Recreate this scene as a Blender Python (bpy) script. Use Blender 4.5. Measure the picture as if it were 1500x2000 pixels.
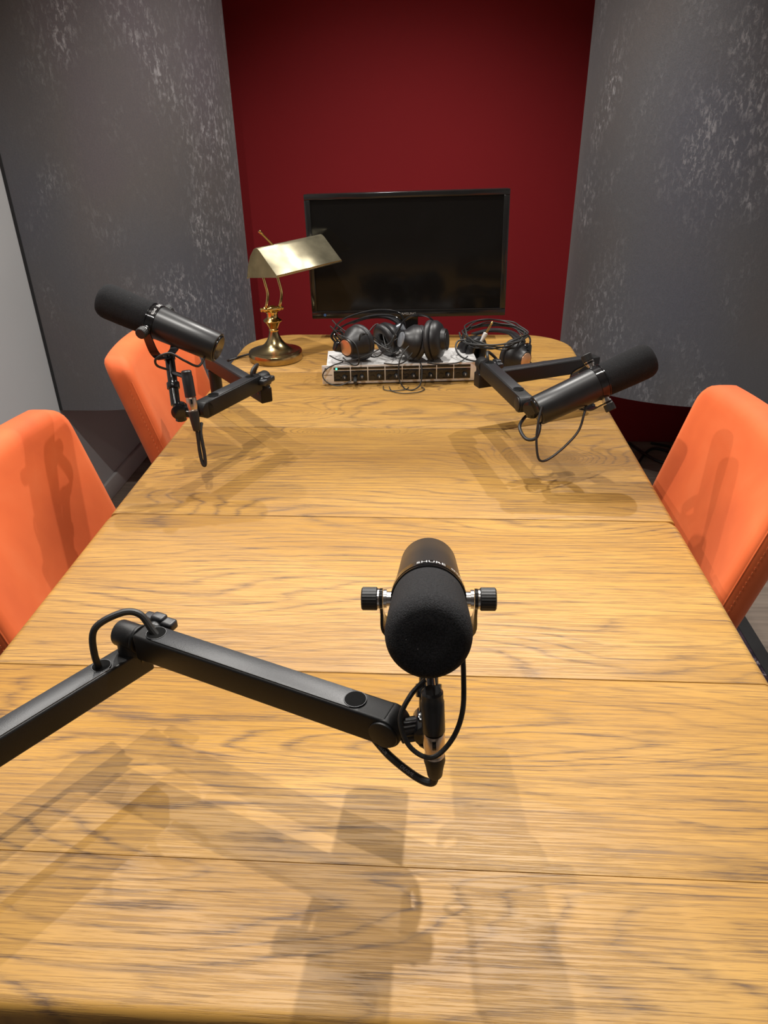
import bpy, bmesh, math, random
from mathutils import Vector, Matrix
V = Vector
for o in list(bpy.data.objects): bpy.data.objects.remove(o)
scene = bpy.context.scene
C = scene.collection
PI = math.pi
random.seed(7)

# ------------------------------------------------------------------ camera
cam_d = bpy.data.cameras.new('camera'); cam = bpy.data.objects.new('camera', cam_d); C.objects.link(cam)
cam_d.sensor_fit = 'VERTICAL'; cam_d.sensor_height = 36.0; cam_d.lens = 25.53
cam_d.clip_start = 0.02
def cam_matrix(loc, pitch, yaw, roll):
    cp, sp, cy, sy = math.cos(pitch), math.sin(pitch), math.cos(yaw), math.sin(yaw)
    f = V((-sy*cp, cy*cp, -sp)); r = V((cy, sy, 0)); u = r.cross(f)
    r2 = math.cos(roll)*r + math.sin(roll)*u; u2 = -math.sin(roll)*r + math.cos(roll)*u
    m = Matrix((r2, u2, -f)).transposed().to_4x4(); m.translation = loc
    return m
cam.matrix_world = cam_matrix(V((0.0691, -0.2954, 1.3702)), 0.50522, 0.06656, -0.01761)
scene.camera = cam

# ------------------------------------------------------------------ light
world = bpy.data.worlds.new('world'); scene.world = world; world.use_nodes = True
world.node_tree.nodes['Background'].inputs[0].default_value = (.9, .95, 1, 1)
world.node_tree.nodes['Background'].inputs[1].default_value = .02
CEIL = 2.45
def spot(name, loc, aim, power, cone, blend=.5, col=(1, .96, .90), rad=.013):
    d = bpy.data.lights.new(name, 'SPOT'); d.energy = power; d.color = col
    d.spot_size = math.radians(cone); d.spot_blend = blend; d.shadow_soft_size = rad
    o = bpy.data.objects.new(name, d); C.objects.link(o); o.location = loc
    o.rotation_euler = (V(aim) - V(loc)).to_track_quat('-Z', 'Y').to_euler()
    return o
ZL = 2.40
spot('ceiling_spot', (.78, 2.05, ZL), (.36, 1.40, .75), 50, 84, .6)
spot('ceiling_spot', (.00, 1.68, ZL), (-.04, 1.74, .75), 48, 122, .6)
spot('ceiling_spot', (-.78, 1.92, ZL), (.10, .95, .75), 36, 84, .5)
spot('ceiling_spot', (-1.08, 1.50, ZL), (-.45, .95, .75), 32, 96, .5)
spot('ceiling_spot', (.39, .93, ZL), (.14, .10, .75), 78, 64, .7)
spot('ceiling_spot', (-.80, .92, ZL), (-.30, .10, .75), 17, 66, .6)
spot('ceiling_spot', (-.30, .55, ZL), (-.30, .60, .75), 44, 136, .5)
spot('ceiling_spot', (.02, -.20, ZL), (.05, .40, .75), 7, 90, .6)
spot('ceiling_spot', (-.75, -.28, ZL), (-.30, .40, .75), 7, 90, .6)
vs = scene.view_settings
vs.view_transform = 'Standard'; vs.look = 'None'; vs.gamma = 1.0; vs.use_curve_mapping = False
vs.exposure = .48

# ------------------------------------------------------------------ materials
MATS = {}
class N:
    def __init__(s, name):
        s.m = bpy.data.materials.new(name); s.m.use_nodes = True; s.t = s.m.node_tree
        s.b = s.t.nodes['Principled BSDF']; s.tc = s.t.nodes.new('ShaderNodeTexCoord'); MATS[name] = s.m
    def n(s, typ, **kw):
        x = s.t.nodes.new(typ)
        for k, v in kw.items():
            if k in x.inputs:
                if hasattr(v, 'is_output'): s.t.links.new(v, x.inputs[k])
                else: x.inputs[k].default_value = v
            else: setattr(x, k, v)
        return x
    def link(s, a, b): s.t.links.new(a, b)
    def math(s, op, a, b=0.0, c=0.0):
        x = s.t.nodes.new('ShaderNodeMath'); x.operation = op
        for i, v in enumerate((a, b, c)):
            if hasattr(v, 'is_output'): s.t.links.new(v, x.inputs[i])
            else: x.inputs[i].default_value = v
        return x.outputs[0]
    def mapping(s, scale, src='Object', loc=(0, 0, 0)):
        x = s.n('ShaderNodeMapping'); x.inputs['Scale'].default_value = scale; x.inputs['Location'].default_value = loc
        s.link(s.tc.outputs[src], x.inputs['Vector']); return x.outputs[0]
    def noise(s, vec, scale=1, detail=2, rough=.5, dist=0, w=None):
        x = s.n('ShaderNodeTexNoise'); s.link(vec, x.inputs['Vector'])
        if w is not None: x.noise_dimensions = '4D'; s.link(w, x.inputs['W'])
        x.inputs['Scale'].default_value = scale; x.inputs['Detail'].default_value = detail
        x.inputs['Roughness'].default_value = rough; x.inputs['Distortion'].default_value = dist
        return x.outputs['Fac']
    def ramp(s, fac, pts):
        x = s.n('ShaderNodeValToRGB'); s.link(fac, x.inputs[0]); e = x.color_ramp.elements
        while len(e) < len(pts): e.new(.5)
        for i, (p, c) in enumerate(pts):
            e[i].position = p; e[i].color = (*c, 1) if isinstance(c, tuple) else (c, c, c, 1)
        return x.outputs[0]
    def mix(s, f, a, b, blend='MIX'):
        x = s.n('ShaderNodeMix'); x.data_type = 'RGBA'; x.blend_type = blend
        for i, v in ((0, f), (6, a), (7, b)):
            if hasattr(v, 'is_output'): s.link(v, x.inputs[i])
            else: x.inputs[i].default_value = (*v, 1) if isinstance(v, tuple) else v
        return x.outputs[2]
    def set(s, **kw):
        for k, v in kw.items():
            k = k.replace('_', ' ')
            if hasattr(v, 'is_output'): s.link(v, s.b.inputs[k])
            else: s.b.inputs[k].default_value = (*v, 1) if isinstance(v, tuple) else v
        return s
    def bump(s, h, strength=.3, dist=.002):
        x = s.n('ShaderNodeBump'); x.inputs['Strength'].default_value = strength; x.inputs['Distance'].default_value = dist
        s.link(h, x.inputs['Height']); s.link(x.outputs[0], s.b.inputs['Normal'])

def simple(name, col, rough=.5, metal=0, vary=.06, nscale=40, spec=.5, bumpd=0, **kw):
    m = N(name); f = m.noise(m.mapping((1, 1, 1)), nscale, 3)
    lo = tuple(c*(1-vary*2) for c in col); hi = tuple(min(1, c*(1+vary*2)) for c in col)
    m.set(Base_Color=m.ramp(f, [(.3, lo), (.7, hi)]), Roughness=rough, Metallic=metal)
    m.b.inputs['Specular IOR Level'].default_value = spec
    if bumpd: m.bump(f, .5, bumpd)
    m.set(**kw); return m

def wood():
    m = N('oak_wood')
    sep = m.n('ShaderNodeSeparateXYZ'); m.link(m.tc.outputs['Object'], sep.inputs[0])
    oi = m.n('ShaderNodeObjectInfo'); w = m.math('MULTIPLY', oi.outputs['Random'], 37.0)
    X, Y = sep.outputs[0], sep.outputs[1]
    h = m.noise(m.mapping((1.1, 6.5, 1)), 1.0, 1.5, .45, .3, w)
    # knots where the photograph shows them
    for (kx, ky, sx, sy, a) in ((-.112, .18, .11, .030, .85), (.216, .452, .10, .026, .75), (.308, .058, .11, .05, .8),
                                (-.21, .565, .16, .022, .75), (-.02, 1.07, .10, .025, .5), (.12, .66, .2, .03, .5), (-.28, .30, .14, .04, .5)):
        dx = m.math('DIVIDE', m.math('SUBTRACT', X, kx), sx); dy = m.math('DIVIDE', m.math('SUBTRACT', Y, ky), sy)
        d2 = m.math('ADD', m.math('MULTIPLY', dx, dx), m.math('MULTIPLY', dy, dy))
        g = m.math('DIVIDE', a, m.math('ADD', 1.0, m.math('MULTIPLY', d2, 1.6)))
        h = m.math('ADD', h, g)
    wob = m.noise(m.mapping((7, 46, 1)), 1, 4, .62, 0, w)
    hh = m.math('ADD', m.math('MULTIPLY', h, 24.0), m.math('MULTIPLY', wob, 1.25))
    hh = m.math('ADD', hh, m.math('MULTIPLY', Y, 52.0))
    fr = m.math('FRACT', hh)
    line = m.ramp(fr, [(.0, 1.0), (.06, .50), (.20, .06), (.78, .0), (1.0, 1.0)])
    brk = m.ramp(m.noise(m.mapping((2.6, 16, 1)), 1, 3, .6, 0, w), [(.36, .10), (.60, 1.0)])
    streak = m.noise(m.mapping((11, 480, 1)), 1, 4, .68, 0, w)
    pore = m.ramp(streak, [(.49, .0), (.59, 1.0)])
    pore2 = m.ramp(m.noise(m.mapping((30, 1100, 1)), 1, 2, .6, 0, w), [(.54, .0), (.66, 1.0)])
    dash = m.ramp(m.noise(m.mapping((5, 150, 1), loc=(2, 7, 0)), 1, 4, .7, 0, w), [(.53, .0), (.66, 1.0)])
    lm = m.math('MULTIPLY', line, m.math('ADD', .22, m.math('MULTIPLY', brk, .78)))
    lm2 = m.math('MULTIPLY', lm, m.math('ADD', .50, m.math('MULTIPLY', pore, .70)))
    tone = m.noise(m.mapping((1.2, 5, 1), loc=(3, 1, 0)), 1.3, 3, .55, 0, w)
    base = m.ramp(tone, [(.30, (.30, .154, .034)), (.50, (.405, .220, .049)), (.72, (.495, .290, .078))])
    pt = m.math('ADD', -.5, oi.outputs['Random'])
    base = m.mix(m.math('MULTIPLY', m.math('ABSOLUTE', pt), .35), base, (.40, .205, .038))
    c = m.mix(m.math('MULTIPLY', pore, .50), base, (.165, .083, .026))
    c = m.mix(m.math('MULTIPLY', pore2, .34), c, (.14, .072, .026))
    c = m.mix(m.math('MULTIPLY', dash, .40), c, (.17, .090, .036))
    c = m.mix(m.math('MINIMUM', m.math('MULTIPLY', lm2, 1.05), .86), c, (.105, .058, .030))
    gp = m.ramp(m.noise(m.mapping((3.4, 30, 1), loc=(9, 4, 0)), 1, 5, .66, .8, w), [(.57, .0), (.70, 1.0)])
    gp = m.math('MULTIPLY', gp, m.math('ADD', .35, m.math('MULTIPLY', pore, .65)))
    c = m.mix(m.math('MULTIPLY', gp, .72), c, (.115, .075, .055))
    m.set(Base_Color=c, Roughness=m.ramp(streak, [(.3, .40), (.8, .56)]))
    m.b.inputs['Specular IOR Level'].default_value = .42
    hgt = m.math('SUBTRACT', 1.0, m.math('ADD', m.math('MULTIPLY', pore, .5), m.math('MULTIPLY', lm2, .6)))
    m.bump(hgt, .30, .0010)
wood()

def velvet_panel():
    m = N('crushed_velvet_grey')
    big = m.noise(m.mapping((3.0, 3.0, 1.9)), 1, 3, .55, .6)
    sx = m.n('ShaderNodeSeparateXYZ'); m.link(m.tc.outputs['Object'], sx.inputs[0])
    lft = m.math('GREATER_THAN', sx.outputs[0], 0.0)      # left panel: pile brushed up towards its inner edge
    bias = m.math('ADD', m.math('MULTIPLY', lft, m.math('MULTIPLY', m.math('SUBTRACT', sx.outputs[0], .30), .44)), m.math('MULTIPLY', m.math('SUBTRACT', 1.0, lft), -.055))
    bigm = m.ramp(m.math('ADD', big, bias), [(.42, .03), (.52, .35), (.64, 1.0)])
    med = m.ramp(m.noise(m.mapping((14, 14, 9), loc=(1, 2, 3)), 1, 4, .6, .5), [(.40, .0), (.62, 1.0)])
    fl = m.noise(m.mapping((95, 95, 42)), 1, 5, .70, .5)
    flm = m.ramp(fl, [(.50, .0), (.66, 1.0)])
    fine = m.noise(m.mapping((420, 420, 260)), 1, 3, .6)
    tint = m.noise(m.mapping((1.6, 1.6, 1.1), loc=(5, 2, 1)), 1, 2)
    base = m.ramp(tint, [(.34, (.088, .090, .112)), (.47, (.102, .100, .108)), (.58, (.112, .100, .098)), (.68, (.112, .092, .104))])
    base = m.mix(m.ramp(fine, [(.3, .0), (.7, .5)]), base, (.062, .061, .070))
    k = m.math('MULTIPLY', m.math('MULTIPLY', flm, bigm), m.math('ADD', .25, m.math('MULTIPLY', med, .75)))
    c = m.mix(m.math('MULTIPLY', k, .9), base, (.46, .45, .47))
    m.set(Base_Color=c, Roughness=.8); m.b.inputs['Sheen Weight'].default_value = .15
    m.b.inputs['Sheen Roughness'].default_value = .5
    m.bump(m.math('ADD', fl, m.math('MULTIPLY', fine, .3)), .3, .003)
velvet_panel()

def orange():
    m = N('orange_velvet')
    a = m.noise(m.mapping((7, 7, 7)), 1, 3, .55, .4); f = m.noise(m.mapping((500, 500, 500)), 1, 2)
    c = m.ramp(a, [(.3, (.66, .105, .022)), (.55, (.76, .135, .030)), (.75, (.80, .165, .045))])
    m.set(Base_Color=c, Roughness=.75); m.b.inputs['Sheen Weight'].default_value = .25
    m.b.inputs['Sheen Roughness'].default_value = .45
    m.b.inputs['Sheen Tint'].default_value = (1, .55, .3, 1)
    m.bump(f, .12, .0006)
orange()
def foam():
    m = N('black_foam'); f = m.noise(m.mapping((900, 900, 900)), 1, 2, .6); g = m.noise(m.mapping((420, 420, 420)), 1, 1)
    spk = m.ramp(g, [(.79, .0), (.82, 1.0)])
    c = m.mix(spk, m.ramp(f, [(.3, (.006, .006, .0066)), (.7, (.024, .024, .026))]), (.16, .16, .16))
    m.set(Base_Color=c, Roughness=.95); m.b.inputs['Specular IOR Level'].default_value = .2; m.bump(f, .7, .0012)
foam()
def rugm():
    m = N('rug_weave'); a = m.noise(m.mapping((60, 60, 60)), 1, 3, .6); b = m.noise(m.mapping((9, 9, 9)), 1, 2)
    c = m.ramp(a, [(.42, (.012, .010, .020)), (.52, (.05, .03, .05)), (.60, (.03, .022, .04)), (.68, (.32, .28, .30))])
    c = m.mix(m.ramp(b, [(.4, .0), (.6, .5)]), c, (.05, .025, .035)); m.set(Base_Color=c, Roughness=1.0); m.bump(a, .5, .004)
rugm()
def floorm():
    m = N('floor_boards'); s = m.noise(m.mapping((2, 60, 1)), 1, 4, .6); c = m.ramp(s, [(.3, (.16, .125, .10)), (.7, (.28, .225, .18))])
    m.set(Base_Color=c, Roughness=.5)
floorm()
def wallm(name, col, b=.0006):
    m = N(name); f = m.noise(m.mapping((160, 160, 160)), 1, 3); g = m.noise(m.mapping((1.5, 1.5, 1.5)), 1, 2)
    c = m.ramp(g, [(.3, tuple(x*.94 for x in col)), (.7, tuple(min(1, x*1.05) for x in col))])
    m.set(Base_Color=c, Roughness=.75); m.b.inputs['Specular IOR Level'].default_value = .25; m.bump(f, .15, b)
wallm('red_paint', (.25, .0105, .0145)); wallm('pale_grey_paint', (.50, .51, .52)); wallm('white_paint', (.75, .74, .72))
wallm('skirting_paint', (.55, .55, .54))
simple('edge_black', (.012, .012, .013), .7)
simple('arm_black', (.008, .008, .0086), .45, 0, .12, 700, .32, .00015)
simple('arm_cover', (.016, .017, .020), .40, 0, .15, 900, .5, .0002)
simple('satin_black', (.012, .0125, .014), .36, .0, .05, 60, .5)
simple('gloss_black', (.009, .009, .010), .14, 0, .05, 60, .5)
simple('rubber_black', (.013, .013, .013), .5, 0, .1, 200, .45)
simple('hole_shade_black', (.004, .004, .004), .9, 0, .05, 60, .1)  # near-black that paints the shade inside the cable openings
simple('screen_glass', (.0065, .0058, .0052), .12, 0, .02, 5, .22)
simple('tv_plastic', (.010, .010, .010), .16, 0, .05, 30, .5)
simple('steel', (.62, .62, .62), .22, 1, .06, 120)
simple('nickel_plug', (.62, .50, .40), .30, 1, .06, 120)
simple('brass', (.78, .55, .20), .17, 1, .06, 30)
simple('aged_brass', (.42, .33, .17), .22, 1, .18, 14)
simple('shade_brass', (.36, .325, .225), .42, 1, .14, 22)
simple('copper_disc', (.62, .36, .22), .34, .8, .08, 30)
simple('silver_case', (.74, .73, .72), .38, .35, .05, 40)
simple('cup_grey', (.010, .010, .0115), .42, .0, .06, 40)
simple('silver_cap', (.42, .45, .50), .28, .7, .06, 40)
simple('leatherette', (.016, .016, .018), .45, 0, .1, 120, .5, .0006)
simple('bulb_white', (.8, .78, .7), .3)
simple('print_white', (.62, .62, .62), .5)
simple('print_grey', (.30, .30, .30), .5)
simple('blue_sticker', (.05, .16, .42), .4)
simple('dark_wood', (.10, .055, .025), .5, 0, .2, 30)
simple('thread_orange', (.85, .22, .07), .7, 0, .1, 400)
m = simple('green_led', (.02, .5, .2), .3); m.set(Emission_Color=(.05, 1, .4), Emission_Strength=3.0)

# ------------------------------------------------------------------ geometry helpers
LOC = {}
def obj(name, bm, mat, parent=None, smooth=35):
    off = LOC.get(parent.name, V((0, 0, 0))) if parent else V((0, 0, 0))
    if off.length: bmesh.ops.translate(bm, verts=bm.verts, vec=-off)
    bmesh.ops.recalc_face_normals(bm, faces=bm.faces)
    me = bpy.data.meshes.new(name); bm.to_mesh(me); bm.free()
    if smooth:
        me.shade_smooth(); me.set_sharp_from_angle(angle=math.radians(smooth))
    me.materials.append(MATS[mat])
    o = bpy.data.objects.new(name, me); C.objects.link(o)
    if parent: o.parent = parent; LOC[o.name] = off
    return o
def thing(name, label, cat, loc=(0, 0, 0), group=None):
    o = bpy.data.objects.new(name, None); C.objects.link(o); o.empty_display_size = .05
    o.location = loc; LOC[o.name] = V(loc); o['label'] = label; o['category'] = cat
    if group: o['group'] = group
    return o
def tag(o, label, cat, group=None):
    o['label'] = label; o['category'] = cat
    if group: o['group'] = group
    return o
def struct(o, label=None): o['kind'] = 'structure'; (label and o.__setitem__('label', label)); return o
def BM(): return bmesh.new()
def frame(z, x=None):
    z = V(z).normalized()
    if x is None: x = V((1, 0, 0)) if abs(z.x) < .9 else V((0, 1, 0))
    x = V(x); x = (x - z*x.dot(z)).normalized(); y = z.cross(x)
    return Matrix((x, y, z)).transposed()
def M4(loc, rot=None):
    m = (rot.to_4x4() if rot is not None else Matrix.Identity(4)); m.translation = V(loc); return m
def box(bm, size, mat, bev=0, seg=2):
    r = bmesh.ops.create_cube(bm, size=1.0); vs_ = r['verts']
    bmesh.ops.scale(bm, vec=V(size), verts=vs_)
    if bev:
        es = list({e for v in vs_ for e in v.link_edges})
        r2 = bmesh.ops.bevel(bm, geom=es, offset=bev, segments=seg, affect='EDGES', profile=.5)
        vs_ = list({v for f in r2['faces'] for v in f.verts} | {v for v in vs_ if v.is_valid})
    bmesh.ops.transform(bm, matrix=mat, verts=vs_)
    return bm
def bx(bm, a, b, bev=0, seg=2):
    a, b = V(a), V(b); return box(bm, b-a, M4((a+b)/2), bev, seg)
def lathe(bm, prof, mat, n=32, caps=True, ribs=0, ribd=0):
    rings = []
    for (r, z) in prof:
        ring = []
        for i in range(n):
            a = 2*PI*i/n; rr = r*(1 - (ribd if (ribs and i % 2) else 0))
            ring.append(bm.verts.new(mat @ V((rr*math.cos(a), rr*math.sin(a), z))))
        rings.append(ring)
    for a, b in zip(rings, rings[1:]):
        for i in range(n): bm.faces.new((a[i], a[(i+1) % n], b[(i+1) % n], b[i]))
    if caps:
        if prof[0][0] > 1e-6: bm.faces.new(rings[0][::-1])
        if prof[-1][0] > 1e-6: bm.faces.new(rings[-1])
    return bm
def cyl(bm, p, q, r, n=24, r2=None, bev=.0):
    p, q = V(p), V(q); h = (q-p).length; r2 = r if r2 is None else r2
    pr = [(r, 0), (r2, h)] if not bev else [(r-bev, 0), (r-bev*.3, bev*.3), (r, bev), (r2, h-bev), (r2-bev*.3, h-bev*.3), (r2-bev, h)]
    return lathe(bm, pr, M4(p, frame(q-p)), n)
def catmull(pts, k=8, closed=False):
    pts = [V(p) for p in pts]; n = len(pts); out = []
    rng = range(n) if closed else range(n-1)
    for i in rng:
        if closed: p0, p1, p2, p3 = pts[i-1], pts[i], pts[(i+1) % n], pts[(i+2) % n]
        else: p0, p1, p2, p3 = pts[max(i-1, 0)], pts[i], pts[i+1], pts[min(i+2, n-1)]
        for j in range(k):
            t = j/k
            out.append(.5*((2*p1) + (p2-p0)*t + (2*p0-5*p1+4*p2-p3)*t*t + (-p0+3*p1-3*p2+p3)*t**3))
    if not closed: out.append(pts[-1])
    return out
def tube(bm, pts, r, n=8, k=8, raw=False, closed=False):
    P = [V(p) for p in pts] if raw else catmull(pts, k, closed)
    rings = []; prev = None; m = len(P)
    for i, p in enumerate(P):
        if closed: t = P[(i+1) % m] - P[i-1]
        else: t = P[min(i+1, m-1)] - P[max(i-1, 0)]
        t.normalize()
        if prev is None: x = frame(t).col[0].copy()
        else: x = prev - t*prev.dot(t); x.normalize()
        prev = x; y = t.cross(x); rr = r(i/(m-1)) if callable(r) else r
        rings.append([bm.verts.new(p + rr*(math.cos(2*PI*j/n)*x + math.sin(2*PI*j/n)*y)) for j in range(n)])
    rng = list(zip(rings, rings[1:])) + ([(rings[-1], rings[0])] if closed else [])
    for a, b in rng:
        for j in range(n): bm.faces.new((a[j], a[(j+1) % n], b[(j+1) % n], b[j]))
    if not closed: bm.faces.new(rings[0][::-1]); bm.faces.new(rings[-1])
    return bm
def prism(bm, poly, z0, z1, mat=None, bev=0, seg=3):
    n = len(poly); mat = mat or Matrix.Identity(4)
    lo = [bm.verts.new(mat @ V((x, y, z0))) for x, y in poly]; hi = [bm.verts.new(mat @ V((x, y, z1))) for x, y in poly]
    f0 = bm.faces.new(lo[::-1]); f1 = bm.faces.new(hi)
    for i in range(n): bm.faces.new((lo[i], lo[(i+1) % n], hi[(i+1) % n], hi[i]))
    if bev:
        es = list(f0.edges) + list(f1.edges)
        bmesh.ops.bevel(bm, geom=es, offset=bev, segments=seg, affect='EDGES', profile=.5)
    return bm
def rrect(x0, x1, y0, y1, r, k=6):
    """r: radii at (x1,y1),(x0,y1),(x0,y0),(x1,y0)"""
    out = []
    for (cx, cy, rr, a0) in ((x1, y1, r[0], 0), (x0, y1, r[1], 90), (x0, y0, r[2], 180), (x1, y0, r[3], 270)):
        ox = cx - rr if a0 in (0, 270) else cx + rr; oy = cy - rr if a0 in (0, 90) else cy + rr
        kk = k if rr < .05 else k*2
        for i in range(kk+1):
            a = math.radians(a0 + 90*i/kk); out.append((ox + rr*math.cos(a), oy + rr*math.sin(a)))
    return out
def text_data(s, size=1.0):
    cu = bpy.data.curves.new('lettering', 'FONT'); cu.body = s; cu.size = size; cu.align_x = 'CENTER'; cu.align_y = 'CENTER'
    cu.resolution_u = 3
    o = bpy.data.objects.new('lettering_tmp', cu); C.objects.link(o)
    dg = bpy.context.evaluated_depsgraph_get(); dg.update(); me = o.evaluated_get(dg).to_mesh()
    vv = [v.co.copy() for v in me.vertices]; ff = [tuple(p.vertices) for p in me.polygons]
    o.evaluated_get(dg).to_mesh_clear(); bpy.data.objects.remove(o); bpy.data.curves.remove(cu)
    return vv, ff
def text_bm(s, size, fn):
    vv, ff = text_data(s, size); bm = BM(); vs_ = [bm.verts.new(fn(v.x, v.y)) for v in vv]
    for f in ff:
        try: bm.faces.new([vs_[i] for i in f])
        except ValueError: pass
    return bm

# ------------------------------------------------------------------ the setting
XL, XR, YB, YF = -1.224, 1.26, 2.89, -1.9
b = BM(); bx(b, (XL-.1, YF-.1, -.1), (XR+.1, YB+.1, 0)); struct(obj('floor', b, 'floor_boards', None, 0), 'grey-brown board floor around the rug')
b = BM(); bx(b, (XL-.1, YF-.1, CEIL), (XR+.1, YB+.1, CEIL+.1)); struct(obj('ceiling', b, 'white_paint', None, 0))
b = BM(); bx(b, (XL-.1, YB, 0), (XR+.1, YB+.1, CEIL)); struct(obj('wall_back', b, 'red_paint', None, 0), 'deep red painted wall behind the television')
b = BM(); bx(b, (XL-.1, YF, 0), (XL, YB, CEIL)); struct(obj('wall_left', b, 'pale_grey_paint', None, 0), 'pale grey wall at the left edge')
b = BM(); bx(b, (XR, YF, 0), (XR+.1, YB, CEIL)); struct(obj('wall_right', b, 'pale_grey_paint', None, 0))
b = BM(); bx(b, (XL-.1, YF-.1, 0), (XR+.1, YF, CEIL)); struct(obj('wall_front', b, 'pale_grey_paint', None, 0))
b = BM(); bx(b, (XL, YF, 0), (XL+.016, YB, .078), .004); struct(obj('baseboard_left', b, 'skirting_paint'), 'pale skirting board at the foot of the grey wall')
b = BM(); bx(b, (XR-.016, YF, 0), (XR, YB, .078), .004); struct(obj('baseboard_right', b, 'skirting_paint'))

def curved_panel(pts, label, z0=.464, z1=2.40, th=.022):
    t = thing('acoustic_panel', label, 'wall panel', (pts[0][0], pts[0][1], z0), 'curved corner panels')
    P = [V((x, y, 0)) for x, y in pts]; n = len(P); nor = []
    for i in range(n):
        d = P[min(i+1, n-1)] - P[max(i-1, 0)]; d.normalize(); nr = V((-d.y, d.x, 0))
        if nr.y < 0: nr = -nr
        nor.append(nr)
    poly = [(p.x, p.y) for p in P] + [((p + q*th).x, (p + q*th).y) for p, q in reversed(list(zip(P, nor)))]
    obj('fabric_face', prism(BM(), poly, z0, z1), 'crushed_velvet_grey', t, 40)
    e = BM()
    for i in (0, n-1):
        q = P[i] + nor[i]*th*.5; bx(e, (q.x-.005, q.y-.012, z0), (q.x+.005, q.y+.012, z1))
    obj('edge_trim', e, 'edge_black', t, 0)
    return t
lp = [(-1.218, 2.043)] + [(-1.1 + .49*math.cos(a), 2.5 + .457*math.sin(a)) for a in [math.radians(-90 + 90*i/20) for i in range(21)]]
curved_panel(lp, 'grey crushed-velvet curved panel left of the red wall')
rp = [(1.254, 2.10)] + [(1.1 - .527*math.cos(a), 2.5 + .40*math.sin(a)) for a in [math.radians(-90 + 90*i/20) for i in range(21)]]
curved_panel(rp, 'grey crushed-velvet curved panel right of the red wall')

b = BM(); prism(b, rrect(-1.03, 1.04, -.9, 2.02, (.01,)*4), .0, .009)
rug = thing('rug', 'dark flecked rug with navy border under the table', 'rug', (0, .6, 0))
obj('pile', b, 'rug_weave', rug, 0)
b = BM()
for a, c in (((-1.03, -.9), (-.99, 2.02)), ((1.0, -.9), (1.04, 2.02)), ((-.99, 1.98), (1.0, 2.02)), ((-.99, -.9), (1.0, -.86))):
    bx(b, (a[0], a[1], .001), (c[0], c[1], .0115), .003)
obj('border', b, 'edge_black', rug)

# floor cables in the dark corner on the right
for pts, lab in (([(.95, 2.55, .006), (1.02, 2.70, .006), (1.10, 2.80, .006), (1.17, 2.72, .006), (1.16, 2.55, .006), (1.20, 2.35, .006)], 'black cable looping over the floor behind the right chair'),
                 ([(1.00, 2.86, .006), (1.06, 2.66, .016), (1.14, 2.64, .006), (1.19, 2.80, .006), (1.10, 2.86, .006)], 'second black cable coiled against the red wall on the floor')):
    tag(obj('floor_cable', tube(BM(), pts, .006, 6), 'rubber_black'), lab, 'cable', 'cables on the floor')

# ------------------------------------------------------------------ table
TZ = .75; HW = .495; TL = 1.989
table = thing('dining_table', 'long oak plank table with rounded far corners and oiled grain', 'table', (0, 1.0, 0))
cuts = [0, .138, .403, .804, 1.21, 1.60, TL]
for i in range(6):
    y0, y1 = cuts[i], cuts[i+1]
    g = .0001 if i == 0 else .0003
    ra = [.004]*4
    if i == 0: ra = [.004, .004, .08, .08]
    if i == 5: ra = [.15, .15, .004, .004]
    if i == 2: ra = [.022, .022, .004, .004]
    if i == 3: ra = [.004, .004, .006, .006]
    bm = BM(); rings = []
    RO, RJ, THK = .0125, (.0002, .0004, .0017, .0017, .0017, .0005)[i], .030
    prof_ = [(1-math.sin(PI/2*k/6), 1-math.cos(PI/2*k/6)) for k in range(7)]     # (inset, drop)
    stack = [(a_*RO, a_*RJ, TZ - d_*RO, TZ - d_*RJ) for a_, d_ in prof_] + [(a_*.004, 0, TZ-THK+d_*.004, TZ-THK+d_*.0001) for a_, d_ in reversed(prof_)]
    for (io, ij, zo, zj) in stack:
        ya = y0 + (io if i == 0 else g+ij); yb = y1 - (io if i == 5 else g+ij)
        rad = [max(.0006, r_ - io) for r_ in ra]
        ring = []
        for (x, y) in rrect(-HW+io, HW-io, ya, yb, rad):
            joint = (i > 0 and y < ya + .0001) or (i < 5 and y > yb - .0001)
            ring.append(bm.verts.new((x, y, zj if (joint and abs(x) < HW-.03) else zo)))
        rings.append(ring)
    n_ = len(rings[0])
    for A_, B_ in zip(rings, rings[1:]):
        for j in range(n_): bm.faces.new((A_[j], A_[(j+1) % n_], B_[(j+1) % n_], B_[j]))
    bm.faces.new(rings[0]); bm.faces.new(rings[-1][::-1])
    obj('plank', bm, 'oak_wood', table, 40)
b = BM()
for a, c in (((-.40, .10, .63), (.40, .125, .718)), ((-.40, 1.86, .63), (.40, 1.885, .718)), ((-.42, .10, .63), (-.395, 1.885, .718)), ((.395, .10, .63), (.42, 1.885, .718))):
    bx(b, a, c, .003)
obj('apron', b, 'dark_wood', table)
for x in (-.37, .37):
    for y in (.16, 1.82):
        b = BM(); lathe(b, [(.022, 0), (.028, .02), (.024, .06), (.038, .30), (.044, .45), (.03, .50), (.044, .54), (.044, .718)], M4((x, y, .009)), 20)
        bmesh.ops.scale(b, vec=(1, 1, .987), verts=b.verts)
        obj('leg', b, 'dark_wood', table)

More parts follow.
